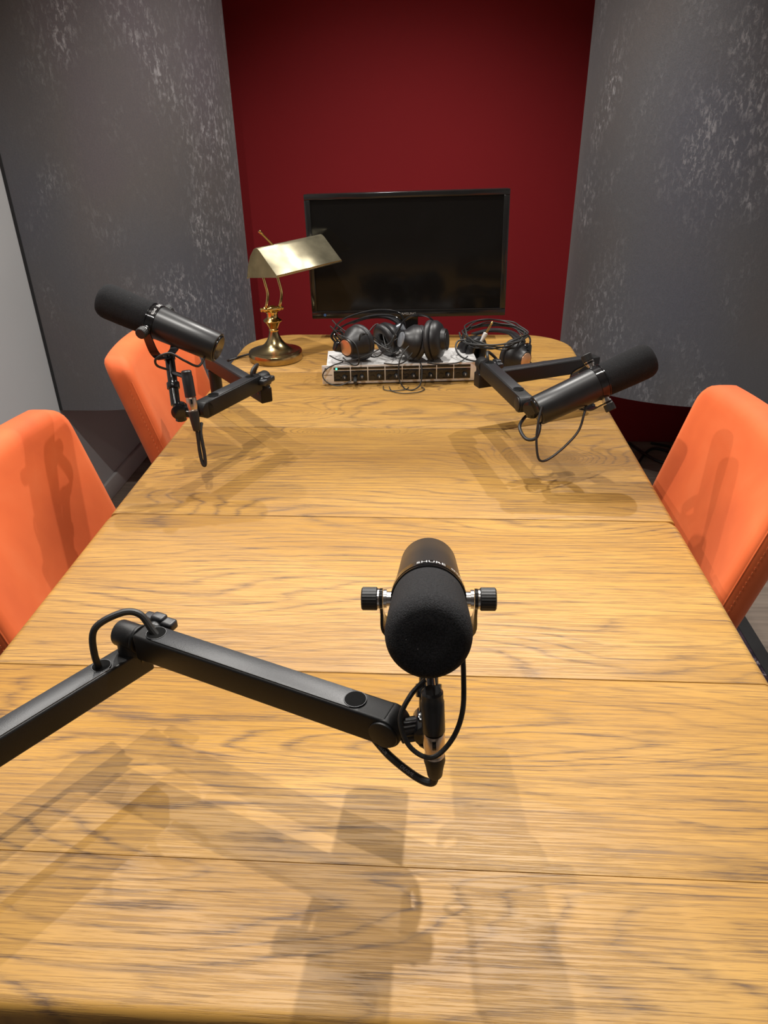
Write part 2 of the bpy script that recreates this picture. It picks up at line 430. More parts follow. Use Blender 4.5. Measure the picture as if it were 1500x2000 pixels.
# ------------------------------------------------------------------ chairs (proto faces +X, origin on floor under the back's middle)
def make_chair():
    t = thing('dining_chair', '', 'chair')
    W2, TH, SAG, LEAN = .215, .062, .032, math.tan(math.radians(15.5))
    zb, zt = .43, .898
    # back: superelliptic slab grid
    bm = BM(); nz, ny = 22, 20
    def outline_half(z):      # half width with rounded top corners
        r = .042; d = zt - z
        return W2 - (r - math.sqrt(max(0, r*r - (r-d)**2)) if d < r else 0)
    def pt(z, y, side):
        s = max(-1, min(1, y/W2)); xc = -SAG*(1 - s*s) - LEAN*(z-.67)
        return V((xc - (TH if side else 0), y, z))
    front, back = [], []
    zs = [zb + (zt-zb)*(1 - (1 - i/nz)**1.8) for i in range(nz+1)]
    for z in zs:
        hw = max(outline_half(z), .004)
        ys = [hw*math.sin(PI/2*(2*j/ny - 1)) for j in range(ny+1)]
        rowf, rowb = [], []
        for y in ys:
            # edge rounding: thickness shrinks towards the rim
            d = min(hw - abs(y), zt - z); rr = .022
            k = math.sqrt(max(0, 1 - (1 - min(d, rr)/rr)**2)) if d < rr else 1.0
            mid = pt(z, y, 0) - V((TH/2, 0, 0)); off = V((TH/2*(.35 + .65*k), 0, 0))
            rowf.append(bm.verts.new(mid + off)); rowb.append(bm.verts.new(mid - off))
        front.append(rowf); back.append(rowb)
    for i in range(nz):
        for j in range(ny):
            bm.faces.new((front[i][j], front[i][j+1], front[i+1][j+1], front[i+1][j]))
            bm.faces.new((back[i][j+1], back[i][j], back[i+1][j], back[i+1][j+1]))
        bm.faces.new((back[i][0], front[i][0], front[i+1][0], back[i+1][0]))
        bm.faces.new((front[i][ny], back[i][ny], back[i+1][ny], front[i+1][ny]))
    for j in range(ny):
        bm.faces.new((front[nz][j], front[nz][j+1], back[nz][j+1], back[nz][j]))
        bm.faces.new((front[0][j+1], front[0][j], back[0][j], back[0][j+1]))
    br = obj('backrest', bm, 'orange_velvet', t, 80)
    for s in (-1, 1):
        pts = []
        for i in range(15):
            z = zb + (zt-.05-zb)*i/14; y = s*(outline_half(z)-.0035)
            pts.append(pt(z, y, 0) + V((-.012, 0, 0)))
        obj('seam', tube(BM(), pts, .0022, 6, 3), 'orange_velvet', br)
        sb = BM()
        for i in range(44):                     # stitches beside the seam
            z = zb + (zt-.07-zb)*i/43; y = s*(outline_half(z)+.0002)
            q = pt(z, y, 0) + V((-.024, 0, 0)); box(sb, (.0016, .0016, .005), M4(q))
        obj('stitching', sb, 'thread_orange', br, 0)['kind'] = 'stuff'
    b = BM(); prism(b, rrect(-.02, .40, -.215, .215, (.05, .02, .02, .05)), .40, .485, None, .02, 3)
    obj('seat', b, 'orange_velvet', t, 60)
    for x, y in ((.355, -.18), (.355, .18), (-.005, -.18), (-.005, .18)):
        b = BM(); lathe(b, [(.014, 0), (.021, .40)], M4((x, y, .009)), 4); obj('leg', b, 'dark_wood', t, 20)
    return t
chair0 = make_chair()
def dup(root):
    r = root.copy(); C.objects.link(r)
    for ch in root.children:
        c = ch.copy(); C.objects.link(c); c.parent = r
        for g_ in ch.children:
            d = g_.copy(); C.objects.link(d); d.parent = c
    return r
for i, (x, y, rz, lab) in enumerate(((-.545, .745, 0, 'orange velvet dining chair at the left edge, nearest the camera'),
                                    (-.530, 1.440, 0, 'orange velvet dining chair behind the left microphone'),
                                    (.540, .900, PI, 'orange velvet dining chair on the right side of the table'))):
    ch = chair0 if i == 0 else dup(chair0)
    ch.location = (x, y, 0); ch.rotation_euler = (0, 0, rz); ch['label'] = lab; ch['group'] = 'orange chairs around the table'

# ------------------------------------------------------------------ microphones
def make_mic(origin, front, knob, yoke, label, stem_to, lead, conn, text=None, yl=.066):
    """origin = centre of the ring, front = direction of the foam, knob = knob axis, yoke = way the bracket points"""
    t = thing('microphone', label, 'microphone', origin, 'broadcast microphones')
    O = V(origin); A = V(front).normalized(); K = V(knob); K = (K - A*K.dot(A)).normalized(); U = K.cross(A).normalized()
    R = frame(A, K); M = M4(O, R)
    r = .0305
    obj('windscreen', lathe(BM(), [(r-.003, .006), (r-.0003, .012), (r+.0003, .03), (r+.0010, .06), (r+.0012, .088), (r+.0005, .0945), (r-.0015, .1000), (r-.0045, .1040), (r-.0080, .1056), (.012, .1052), (0, .1050)], M, 48), 'black_foam', t, 60)
    body = obj('body', lathe(BM(), [(0, -.123), (r-.006, -.123), (r-.0035, -.1225), (r-.0028, -.1205), (r-.0015, -.06), (r, -.012), (r, -.007)], M, 48), 'satin_black', t, 35)
    obj('rear_plate', lathe(BM(), [(0, -.1262), (r-.009, -.1262), (r-.0072, -.1245), (r-.0072, -.122)], M, 40), 'gloss_black', body, 35)
    ring = obj('ring', lathe(BM(), [(r-.002, -.0085), (r+.0012, -.0075), (r+.0012, .0045), (r-.0004, .0052), (r-.0004, .0068), (r+.0008, .0075), (r+.0008, .0092), (r-.002, .010)], M, 48), 'gloss_black', t, 30)
    if text:
        for s, ang, size in text:
            rr = r + .0014
            fn = lambda x, y: M @ V((rr*math.cos(ang - x/rr), rr*math.sin(ang - x/rr), -.0015 - y))
            obj('lettering', text_bm(s, size, fn), 'print_white', ring, 0)
    # yoke bracket
    Y = V(yoke); Y = (Y - K*Y.dot(K)).normalized(); half = .0395
    path = [O + K*half, O + K*half + Y*.012, O + K*half + Y*(yl-.024), O + K*(half-.012) + Y*(yl-.005), O + K*.014 + Y*yl,
            O - K*.014 + Y*yl, O - K*(half-.012) + Y*(yl-.005), O - K*half + Y*(yl-.024), O - K*half + Y*.012, O - K*half]
    P = catmull(path, 4); bm = BM(); Z = K.cross(Y).normalized(); rings = []
    for i, p in enumerate(P):
        tg = (P[min(i+1, len(P)-1)] - P[max(i-1, 0)]).normalized(); nn = tg.cross(Z).normalized()
        f = i/(len(P)-1); wd = .0075 + .002*math.sin(PI*f)
        rings.append([bm.verts.new(p + Z*(sz*wd) + nn*(sn*.0013)) for sz, sn in ((1, 1), (-1, 1), (-1, -1), (1, -1))])
    for a_, b_ in zip(rings, rings[1:]):
        for j in range(4): bm.faces.new((a_[j], a_[(j+1) % 4], b_[(j+1) % 4], b_[j]))
    bm.faces.new(rings[0][::-1]); bm.faces.new(rings[-1])
    for s in (-1, 1): cyl(bm, O + K*s*(half-.0013), O + K*s*(half+.0013), .0088, 20)
    yk = obj('yoke', bm, 'gloss_black', t, 40)
    for s in (-1, 1):
        kb = obj('knob', lathe(BM(), [(.0085, 0), (.0098, .001), (.0098, .0125), (.0086, .0136), (0, .0136)], M4(O + K*s*(half+.0030), frame(K*s)), 48, True, 1, .035), 'rubber_black', t, 25)
        w = BM(); cyl(w, O + K*s*(half-.0045), O + K*s*(half-.0018), .0078, 20); cyl(w, O + K*s*(half+.0016), O + K*s*(half+.0032), .0086, 20)
        cyl(w, O + K*s*(r-.001), O + K*s*(half-.004), .0062, 16)
        obj('washer', w, 'steel', t)
    # threaded stem from yoke to the boom arm joint
    q = O + Y*yl; s_ = V(stem_to); d = (s_-q); sm = BM()
    cyl(sm, q - Y*.002, q + d.normalized()*.010, .0105, 20); cyl(sm, q + d.normalized()*.008, s_, .0088, 20)
    cyl(sm, q + d*.55, q + d*.55 + d.normalized()*.012, .0118, 24, bev=.001)
    obj('stem', sm, 'gloss_black', t)
    if conn:
        p0, p1 = V(conn[0]), V(conn[1]); cb = BM(); dd = (p1-p0).normalized()
        lathe(cb, [(0, 0), (.0075, 0), (.0092, .002), (.0092, .010), (.0098, .011), (.0098, (p1-p0).length)], M4(p0, frame(dd)), 28)
        cs = obj('connector_sleeve', cb, 'satin_black', t)
        br = BM(); mid = p0 + (p1-p0)*.25; cyl(br, mid, q + d*.35, .0042, 12); obj('connector_bracket', br, 'gloss_black', t)
    if lead: obj('lead', tube(BM(), lead, .0022, 8, 8), 'rubber_black', t)
    return t

def make_cable(label, plug, cord, loops=(), text=None, rr=.0030):
    p0, p1 = V(plug[0]), V(plug[1]); d = (p1-p0).normalized()
    t = thing('microphone_cable', label, 'cable', p0, 'cables running along the boom arms')
    ps = BM(); lathe(ps, [(.0085, 0), (.0092, .0015), (.0092, .014), (.0086, .018), (.0078, .022), (.0086, .0235), (.0086, .026)], M4(p0, frame(d)), 28)
    pl = obj('plug', ps, 'nickel_plug', t)
    lt = BM(); x = (cam.matrix_world.translation - p0); x = (x - d*x.dot(d)).normalized(); box(lt, (.0035, .0016, .009), M4(p0 + d*.007 + x*.0090, frame(d, x.cross(d))), .0006)
    obj('latch', lt, 'gloss_black', pl)
    L = (p1-p0).length
    bt = BM(); lathe(bt, [(.0090, .025), (.0094, .030), (.0080, L*.75), (.0066, L-.002), (.0055, L)], M4(p0, frame(d)), 24)
    obj('boot', bt, 'rubber_black', t)
    pts = [p1 - d*.006] + [V(c) for c in cord]
    obj('cord', tube(BM(), pts, rr, 10, 8), 'rubber_black', t)
    for l in loops: obj('cord', tube(BM(), l, rr, 10, 8), 'rubber_black', t)
    if text:
        P = catmull(pts, 24); cl = [0]
        for a_, b_ in zip(P, P[1:]): cl.append(cl[-1] + (b_-a_).length)
        for s, s0, size, sgn in text:
            def fn(x, y):
                s1 = s0 + sgn*x; i = max(1, min(len(P)-1, next((k for k, c in enumerate(cl) if c >= s1), len(P)-1)))
                a_ = P[i-1]; b_ = P[i]; tt = (s1-cl[i-1])/max(1e-6, cl[i]-cl[i-1]); q = a_.lerp(b_, tt)
                tg = (b_-a_).normalized(); vw = (cam.matrix_world.translation - q).normalized(); sd = tg.cross(vw).normalized(); up = sd.cross(tg).normalized()
                an = y*sgn/rr; return q + (up*math.cos(an) + sd*math.sin(an))*(rr+.00025)
            obj('lettering', text_bm(s, size, fn), 'print_grey', t, 0)
    return t

# ------------------------------------------------------------------ boom arms
AW, AH = .026, .032
def arm_tube(bm, p, q, zt, r_end=.011):
    p, q = V((p[0], p[1], 0)), V((q[0], q[1], 0)); d = (q-p); L = d.length; d.normalize()
    box(bm, (L, AW, AH), M4((p+q)/2 + V((0, 0, zt-AH/2)), frame(V((0, 0, 1)), d)), .0028, 3)
    return d, L
def make_arm(label, base, elbow, tip, joint, z1=.871, z2=.903, knob_side=1, cap_side=-1):
    t = thing('boom_arm', label, 'boom arm', (base[0], base[1], .75), 'microphone boom arms')
    B, E, T_ = V((base[0], base[1], 0)), V((elbow[0], elbow[1], 0)), V((tip[0], tip[1], 0)); up = V((0, 0, 1))
    d1 = (E-B).normalized(); d2 = (T_-E).normalized(); n2 = V((-d2.y, d2.x, 0)); n1 = V((-d1.y, d1.x, 0))
    # clamp + riser
    cb = BM(); lathe(cb, [(.026, .7502), (.026, .755), (.024, .757), (.010, .757)], M4((B.x, B.y, 0)), 28); obj('table_flange', cb, 'arm_black', t)
    rb = BM(); lathe(rb, [(.019, .757), (.019, .764), (.0145, .768), (.0145, z1-AH-.002)], M4((B.x, B.y, 0)), 24); obj('riser', rb, 'arm_black', t)
    # lower arm
    lo = BM(); p = B - d1*.020; q = E + d1*.014; arm_tube(lo, p, q, z1)
    la = obj('lower_arm', lo, 'arm_black', t, 50)
    cv = BM(); p2 = B + d1*.012; q2 = E - d1*.034; box(cv, ((q2-p2).length, AW-.004, .0016), M4((p2+q2)/2 + up*(z1+.0002), frame(up, d1)), .0005)
    obj('cover_strip', cv, 'arm_cover', la)
    h1 = E - d1*.037; hb = BM(); lathe(hb, [(0, 0), (.0093, 0), (.0093, .0004)], M4(h1 + up*(z1+.0008), frame(up)), 28); obj('hole_shade_disc', hb, 'hole_shade_black', la)  # no opening cut: flat black disc stands in for its dark inside
    hb = BM(); tube(hb, [h1 + up*(z1+.0009) + V((math.cos(a), math.sin(a), 0))*.0096 for a in [2*PI*i/24 for i in range(24)]], .0006, 6, raw=True, closed=True); obj('hole_rim', hb, 'arm_cover', la)
    sc = BM(); sd = -1 if n1.y > 0 else 1; cyl(sc, E + n1*sd*(AW/2-.001) + up*(z1-.012) + d1*.002, E + n1*sd*(AW/2+.0006) + up*(z1-.012) + d1*.002, .0022, 12); obj('screw', sc, 'gloss_black', la)
    # elbow: swivel post whose rounded head carries the upper arm
    pb = BM(); lathe(pb, [(.0146, z1-.004), (.0146, z1+.002), (.0140, z1+.003), (.0140, z2-AH*.46)], M4((E.x, E.y, 0)), 28); obj('swivel_post', pb, 'arm_black', t)
    db = BM(); zc = z2-AH*.46; c = E + up*zc; cyl(db, c - d2*.0125, c + d2*.0125, .0142, 32, bev=.0012); cyl(db, c + d2*.0125, c + d2*.0165, .0150, 32, bev=.001)
    obj('pivot_drum', db, 'arm_black', t)
    # upper arm
    ub = BM(); p = E + d2*.018; q = T_ - d2*.010; arm_tube(ub, p, q, z2)
    e2 = T_ - d2*.012 + up*(z2-AH/2); hh = AW/2
    cyl(ub, e2 - n2*hh, e2 + n2*hh, AH/2-.0003, 32, bev=.0015)
    ua = obj('upper_arm', ub, 'arm_black', t, 50)
    cv = BM(); p2 = E + d2*.042; q2 = T_ - d2*.046; box(cv, ((q2-p2).length, AW-.004, .0016), M4((p2+q2)/2 + up*(z2+.0002), frame(up, d2)), .0005)
    obj('cover_strip', cv, 'arm_cover', ua)
    for hp in (E + d2*.040, T_ - d2*.046):
        hb = BM(); lathe(hb, [(0, 0), (.0098, 0), (.0098, .0004)], M4(hp + up*(z2+.0009), frame(up)), 28); obj('hole_shade_disc', hb, 'hole_shade_black', ua)  # flat black discs again, shade of the openings put into the colour
        hb = BM(); tube(hb, [hp + up*(z2+.0010) + V((math.cos(a), math.sin(a), 0))*.0101 for a in [2*PI*i/24 for i in range(24)]], .0006, 6, raw=True, closed=True); obj('hole_rim', hb, 'arm_cover', ua)
    cp = BM(); cc = e2 + n2*cap_side*(hh-.001); cyl(cp, cc, cc + n2*cap_side*.0035, .0138, 32, bev=.001); obj('pivot_cap', cp, 'arm_black', ua)
    # T-shaped tightening lever behind the elbow
    kb = BM(); kc = E + d2*.020 + n2*knob_side*(AW/2+.0005) + up*(z2-.013)
    cyl(kb, kc, kc + n2*knob_side*.010, .009, 20)
    kk = kc + n2*knob_side*.013 + up*.004
    box(kb, (.040, .013, .011), M4(kk, frame(up, d2)), .003, 3); box(kb, (.016, .012, .018), M4(kk, frame(up, d2)), .003, 3)
    obj('tightening_lever', kb, 'arm_cover', t, 50)
    # mic joint: knurled coupling towards the stem
    jb = BM(); a_ = T_ + up*(z2-AH/2-.004) - d2*.002; J = V(joint); dj = (J-a_)
    lathe(jb, [(.0090, 0), (.0112, .001), (.0112, dj.length*.85), (.0095, dj.length*.9), (.0095, dj.length)], M4(a_, frame(dj)), 40, True, 1, .07)
    cyl(jb, J - dj.cross(up).normalized()*.013, J + dj.cross(up).normalized()*.013, .0138, 24, bev=.001); cyl(jb, J - V((0, 0, .020)), J + V((0, 0, .014)), .0105, 10, bev=.002)
    obj('mic_joint', jb, 'gloss_black', t, 25)
    return t, dict(d1=d1, d2=d2, h1=h1 + up*z1, h2=E + d2*.040 + up*z2, h3=T_ - d2*.046 + up*z2, tip=T_ + up*z2)

# near microphone
_, nA = make_arm('black boom arm in the foreground reaching in from the left', (-.405, .065), (-.243, .297), (.050, .178), (.074, .180, .889))
RN = V((.072, .202, 1.012))
make_mic(RN, (0, -.209, .074), (1, .05, 0), (0, .42, -1), 'black microphone in the foreground pointing its foam at the camera', (.074, .181, .893),
         [(.100, .200, .985), (.1020, .170, .958), (.1010, .150, .935), (.092, .140, .913), (.076, .133, .901), (.058, .139, .907), (.050, .150, .926), (.058, .160, .943), (.070, .172, .950)],
         [(.076, .160, .950), (.078, .155, .910)], [('SHURE', 1.50, .0085), ('SM7B', .72, .0062)])
h1, h2 = nA['h1'], nA['h2']
make_cable('cable plugged in below the foreground microphone and looping over its arm', [(.0782, .1545, .908), (.080, .150, .860)],
           [(.078, .150, .852), (.064, .156, .851), (.040, .170, .860), (.022, .184, .871), (.006, .194, .882)],
           [[h1 - V((0, 0, .012)), h1 + V((-.003, -.002, .016)), h1 + V((.001, .004, .046)), h1.lerp(h2, .5) + V((-.004, .010, .040)), h2 + V((-.016, .006, .020)), h2 + V((-.004, .001, .004)), h2 + V((.008, -.004, -.010))]],
           [('DEVINE', .040, .0042, -1), ('PROF', .068, .0042, -1)], .0036)

# left microphone
_, lA = make_arm('black boom arm on the left beside the brass lamp', (-.437, 1.345), (-.274, 1.137), (-.355, .952), (-.390, .950, .889))
RLm = V((-.428, 1.001, 1.041))
make_mic(RLm, (-.219, .028, .086), (.05, -1, -.25), (.12, -.25, -1), 'black microphone on the left with foam end raised towards the grey wall', (-.398, .955, .897),
         [(-.335, .970, .985), (-.345, .955, .972), (-.365, .945, .985), (-.388, .940, 1.000), (-.412, .935, .992), (-.416, .944, .976), (-.40, .955, .965)],
         [(-.360, .930, .972), (-.356, .922, .926)], [('SHURE', 1.9, .0085), ('SM7B', 1.1, .0062)])
make_cable('cable hanging below the left microphone with silver plug', [(-.3558, .9215, .925), (-.349, .908, .866)],
           [(-.348, .905, .856), (-.3465, .899, .829), (-.342, .892, .808), (-.3375, .892, .806), (-.338, .898, .824), (-.344, .912, .860), (-.346, .93, .872)],
           [[lA['h1'] - V((0, 0, .012)), lA['h1'] + V((0, 0, .018)), lA['h1'].lerp(lA['h2'], .5) + V((.012, .006, .03)), lA['h2'] + V((.004, .008, .012)), lA['h2'] - V((0, 0, .010))]], None, .0032)

# right microphone
_, rA = make_arm('black boom arm on the right in front of the headphone amplifier', (.437, 1.352), (.186, 1.236), (.252, .990), (.262, .985, .887))
RR = V((.378, .994, .931))
make_mic(RR, (.216, .061, .084), (-.038, .044, .084), (-.55, .83, 0), 'black microphone on the right lying low with foam end towards the chair', (.275, 1.005, .888),
         [(.272, .940, .905), (.266, .928, .880), (.264, .915, .845), (.272, .905, .815), (.300, .920, .820), (.340, .945, .852), (.352, .960, .885), (.358, .975, .902)],
         [(.322, 1.045, .884), (.292, 1.030, .870)], None)
make_cable('cable curling under the rear of the right microphone', [(.291, 1.0295, .8695), (.262, 1.012, .862)],
           [(.252, 1.005, .858), (.240, .975, .850), (.250, .950, .838), (.268, .950, .840), (.275, .965, .860), (.270, .990, .872)],
           [[rA['h1'] - V((0, 0, .012)), rA['h1'] + V((0, 0, .018)), rA['h1'].lerp(rA['h2'], .5) + V((-.012, .006, .03)), rA['h2'] + V((-.004, .008, .012)), rA['h2'] - V((0, 0, .010))]], None, .0032)

# ------------------------------------------------------------------ television
tv = thing('television', 'black flat-screen television standing at the far end of the table', 'television', (0, 1.90, .75))
TC = V((.001, 1.945, .992)); TM = M4(TC, (Matrix.Rotation(math.radians(-1.0), 3, 'Y') @ Matrix.Rotation(math.radians(-2.0), 3, 'X')))
TW, TH_ = .588, .352
def tvbox(name, a, c, mat, bev=0, parent=tv):
    bm = BM(); a, c = V(a), V(c); box(bm, c-a, TM @ M4((a+c)/2), bev); return obj(name, bm, mat, parent)
tvbox('case', (-TW/2, 0, -TH_/2), (TW/2, .035, TH_/2), 'tv_plastic', .006)
fr = None
for nm, a, c in (('bezel', (-TW/2, -.006, TH_/2-.016), (TW/2, .002, TH_/2)), ('bezel', (-TW/2, -.006, -TH_/2), (TW/2, .002, -TH_/2+.021)),
                 ('bezel', (-TW/2, -.006, -TH_/2+.021), (-TW/2+.017, .002, TH_/2-.016)), ('bezel', (TW/2-.017, -.006, -TH_/2+.021), (TW/2, .002, TH_/2-.016))):
    fr = tvbox(nm, a, c, 'tv_plastic', .002)
tvbox('screen', (-TW/2+.016, -.0022, -TH_/2+.020), (TW/2-.016, .001, TH_/2-.015), 'screen_glass')
tvbox('trim_line', (-TW/2+.012, -.0072, -TH_/2+.0205), (TW/2-.012, -.0052, -TH_/2+.0222), 'cup_grey', .0004)
bm = BM(); cyl(bm, TM @ V((-TW/2+.040, -.0058, -TH_/2+.011)), TM @ V((-TW/2+.040, -.0066, -TH_/2+.011)), .0042, 16); obj('sticker', bm, 'blue_sticker', tv)
obj('lettering', text_bm('SAMSUNG', .010, lambda x, y: TM @ V((x*1.1, -.0064, -TH_/2+.0105+y))), 'print_grey', tv, 0)
obj('lettering', text_bm('HDMI', .006, lambda x, y: TM @ V((-TW/2+.024+x, -.0064, -TH_/2+.0105+y))), 'print_grey', tv, 0) if False else None
bm = BM(); bx(bm, (-.035, 1.945, .765), (.035, 1.968, .90), .004); obj('stand_neck', bm, 'tv_plastic', tv)
bm = BM(); prism(bm, [(.11*math.cos(a), 1.905 + .065*math.sin(a)) for a in [2*PI*i/40 for i in range(40)]], .7505, .768, None, .004, 2); obj('stand_base', bm, 'tv_plastic', tv, 40)

# ------------------------------------------------------------------ brass lamp
lx, ly = -.368, 1.722
lamp = thing('desk_lamp', 'brass piano lamp with folded metal shade on the far left of the table', 'lamp', (lx, ly, .75))
lb = BM(); lathe(lb, [(0, .0005), (.072, .0005), (.0755, .002), (.0762, .010), (.0762, .022), (.0745, .0245), (.070, .0255), (.0675, .0268), (.064, .0275), (.052, .031), (.040, .037), (.030, .044), (.022, .054), (.017, .064), (.0135, .075), (.0120, .083)], M4((lx, ly, .75)), 56)
obj('base', lb, 'aged_brass', lamp, 40)
sb = BM(); lathe(sb, [(.0125, .080), (.0135, .084), (.0115, .088), (.0150, .094), (.0195, .104), (.0255, .1085), (.0262, .111), (.0225, .1145), (.0165, .118), (.0150, .121), (.0150, .130), (.0170, .1315), (.0170, .135), (.0125, .137)], M4((lx, ly, .75)), 40)
obj('stem', sb, 'brass', lamp, 40)
RLp, RRp = V((-.392, 1.710, 1.054)), V((-.239, 1.870, 1.065)); ax = (RRp-RLp).normalized(); nn = V((ax.y, -ax.x, 0)).normalized()
cbz = .892; cbm = BM(); cdir = V((.90, .42, .0)).normalized()
cc = V((lx, ly, cbz))
lathe(cbm, [(0, -.033), (.004, -.0325), (.0062, -.029), (.0045, -.0255), (.0068, -.023), (.0080, -.019), (.0062, -.015), (.0068, -.011), (.0095, -.006), (.0100, 0), (.0095, .006), (.0068, .011), (.0062, .015), (.0080, .019), (.0068, .023), (.0045, .0255), (.0062, .029), (.004, .0325), (0, .033)], M4(cc, frame(cdir)), 24)
obj('crossbar', cbm, 'brass', lamp, 50)
for s, (tx) in ((-1, .055), (1, .105)):
    p0 = cc + cdir*s*.0195
    topc = p0 + V((-.004, .010, .118))
    obj('arm', tube(BM(), [p0, p0 + V((.007, .000, .016)), p0 + V((.011, .004, .042)), p0 + V((.006, .006, .070)), p0 + V((.001, .008, .092)), topc], .0038, 10), 'brass', lamp)
# shade: folded sheet with end plates
sh = BM(); prof = [(-.060, -.084), (-.050, -.052), (-.034, -.024), (-.014, -.004), (-.004, 0), (.004, -.0008), (.012, -.005), (.048, -.033), (.084, -.060), (.086, -.064)]
th = .0012
for off in (0,):
    a_, b_ = [], []
    for (u, w) in prof:
        a_.append(RLp + nn*u + V((0, 0, w))); b_.append(RRp + nn*u + V((0, 0, w)))
    va = [sh.verts.new(v) for v in a_]; vb = [sh.verts.new(v) for v in b_]
    for i in range(len(prof)-1): sh.faces.new((va[i], va[i+1], vb[i+1], vb[i]))
sd = obj('shade', sh, 'shade_brass', lamp, 50)
md = sd.modifiers.new('thickness', 'SOLIDIFY'); md.thickness = .0014; md.offset = 0
for R0 in (RLp, RRp):
    e = BM(); vv = [e.verts.new(R0 + nn*u*.995 + V((0, 0, w))) for u, w in prof]; e.faces.new(vv)
    r_ = bmesh.ops.extrude_face_region(e, geom=e.faces[:]); bmesh.ops.translate(e, verts=[v for v in r_['geom'] if isinstance(v, bmesh.types.BMVert)], vec=ax*(.0014 if R0 is RLp else -.0014))
    obj('end_plate', e, 'aged_brass', sd, 30)
rb = BM(); tube(rb, [RLp + nn*.084 + V((0, 0, -.0605)), RRp + nn*.084 + V((0, 0, -.0605))], .0018, 8); tube(rb, [RLp + nn*-.060 + V((0, 0, -.084)), RRp + nn*-.060 + V((0, 0, -.084))], .0016, 8)
obj('rolled_rim', rb, 'brass', sd)
fb = BM(); f0 = RLp + ax*.055 + V((0, 0, -.002)); cyl(fb, f0, f0 + V((-.030, -.012, .036)), .0030, 12); cyl(fb, f0 + V((-.026, -.0104, .0312)), f0 + V((-.033, -.0132, .0396)), .0042, 14, bev=.001)
obj('finial_rod', fb, 'brass', lamp)
bb = BM(); bc = RLp + ax*.12 + nn*.012 + V((0, 0, -.052)); lathe(bb, [(0, -.045), (.010, -.043), (.0125, -.035), (.0125, .030), (.009, .040), (.009, .052), (0, .052)], M4(bc, frame(ax)), 20); obj('bulb', bb, 'bulb_white', lamp, 50)
obj('cord', tube(BM(), [(lx-.070, ly+.012, .760), (lx-.085, ly+.018, .7575), (lx-.105, ly+.006, .7545), (-.486, 1.712, .7536), (-.500, 1.706, .7500), (-.506, 1.704, .738), (-.508, 1.704, .60), (-.504, 1.71, .30)], .0030, 8), 'rubber_black', lamp)

# ------------------------------------------------------------------ headphone amplifier
amp = thing('headphone_amplifier', 'silver rack headphone amplifier with eight black channel sections', 'amplifier', (.003, 1.575, .75))
FL, FRp = V((-.203, 1.494, 0)), V((.208, 1.533, 0)); ux = (FRp-FL).normalized(); uy = V((-ux.y, ux.x, 0)); AL = (FRp-FL).length
RA = Matrix((ux, uy, V((0, 0, 1)))).transposed(); MA = M4(FL + V((0, 0, .75)), RA)
def ab(bm, a, c, bev=0): a, c = V(a), V(c); return box(bm, c-a, MA @ M4((a+c)/2), bev)
Hh = .052
obj('case', ab(BM(), (.012, .003, .005), (AL-.012, .135, Hh-.001), .0015), 'silver_case', amp)
obj('front_panel', ab(BM(), (0, 0, .003), (AL, .004, Hh), .001), 'silver_case', amp)
for x in (.03, AL-.03):
    for y in (.02, .12): bm = BM(); cyl(bm, MA @ V((x, y, .0004)), MA @ V((x, y, .0055)), .007, 14); obj('foot', bm, 'rubber_black', amp)
x0 = .0285; pw = .0443
for i in range(8):
    a = x0 + i*pw
    pn = obj('channel_panel', ab(BM(), (a+.0012, -.0012, .010), (a+pw-.0012, .001, .0375), .0004), 'gloss_black', amp)
    obj('meter_strip', ab(BM(), (a+.0012, -.0012, .0400), (a+pw-.0012, .001, .0465), .0004), 'gloss_black', amp)
    kx = a + pw*.66
    bm = BM(); lathe(bm, [(.0060, 0), (.0066, .002), (.0052, .012), (.0044, .0128), (0, .0128)], M4(MA @ V((kx, -.001, .021)), RA @ frame(V((0, -1, 0)))), 24, True, 1, .06); obj('knob', bm, 'rubber_black', pn, 25)
    bm = BM(); ab(bm, (kx-.0007, -.0142, .021), (kx+.0007, -.0136, .0262)); obj('pointer', bm, 'print_white', pn, 0)
    bm = BM(); cyl(bm, MA @ V((a+pw*.26, -.0012, .0185)), MA @ V((a+pw*.26, -.0034, .0185)), .0066, 20); obj('jack_socket', bm, 'gloss_black', pn)
    for k in range(3): bm = BM(); ab(bm, (a+.006+k*.012, -.0022, .0320), (a+.011+k*.012, -.001, .0350), .0004); obj('push_button', bm, 'cup_grey', pn)
bm = BM(); cyl(bm, MA @ V((x0+.0085, -.0010, .0432)), MA @ V((x0+.0085, -.0028, .0432)), .0024, 14); obj('power_led', bm, 'green_led', amp)
bm = BM()
for z in (.012, .043): cyl(bm, MA @ V((.010, .0, z)), MA @ V((.010, -.0022, z)), .0036, 14); cyl(bm, MA @ V((AL-.010, .0, z)), MA @ V((AL-.010, -.0022, z)), .0036, 14)
obj('rack_screw', bm, 'steel', amp)
obj('lid_groove', ab(BM(), (.004, -.0006, .0265), (x0-.003, .001, .0275)), 'cup_grey', amp)
AZ = .75 + Hh - .001

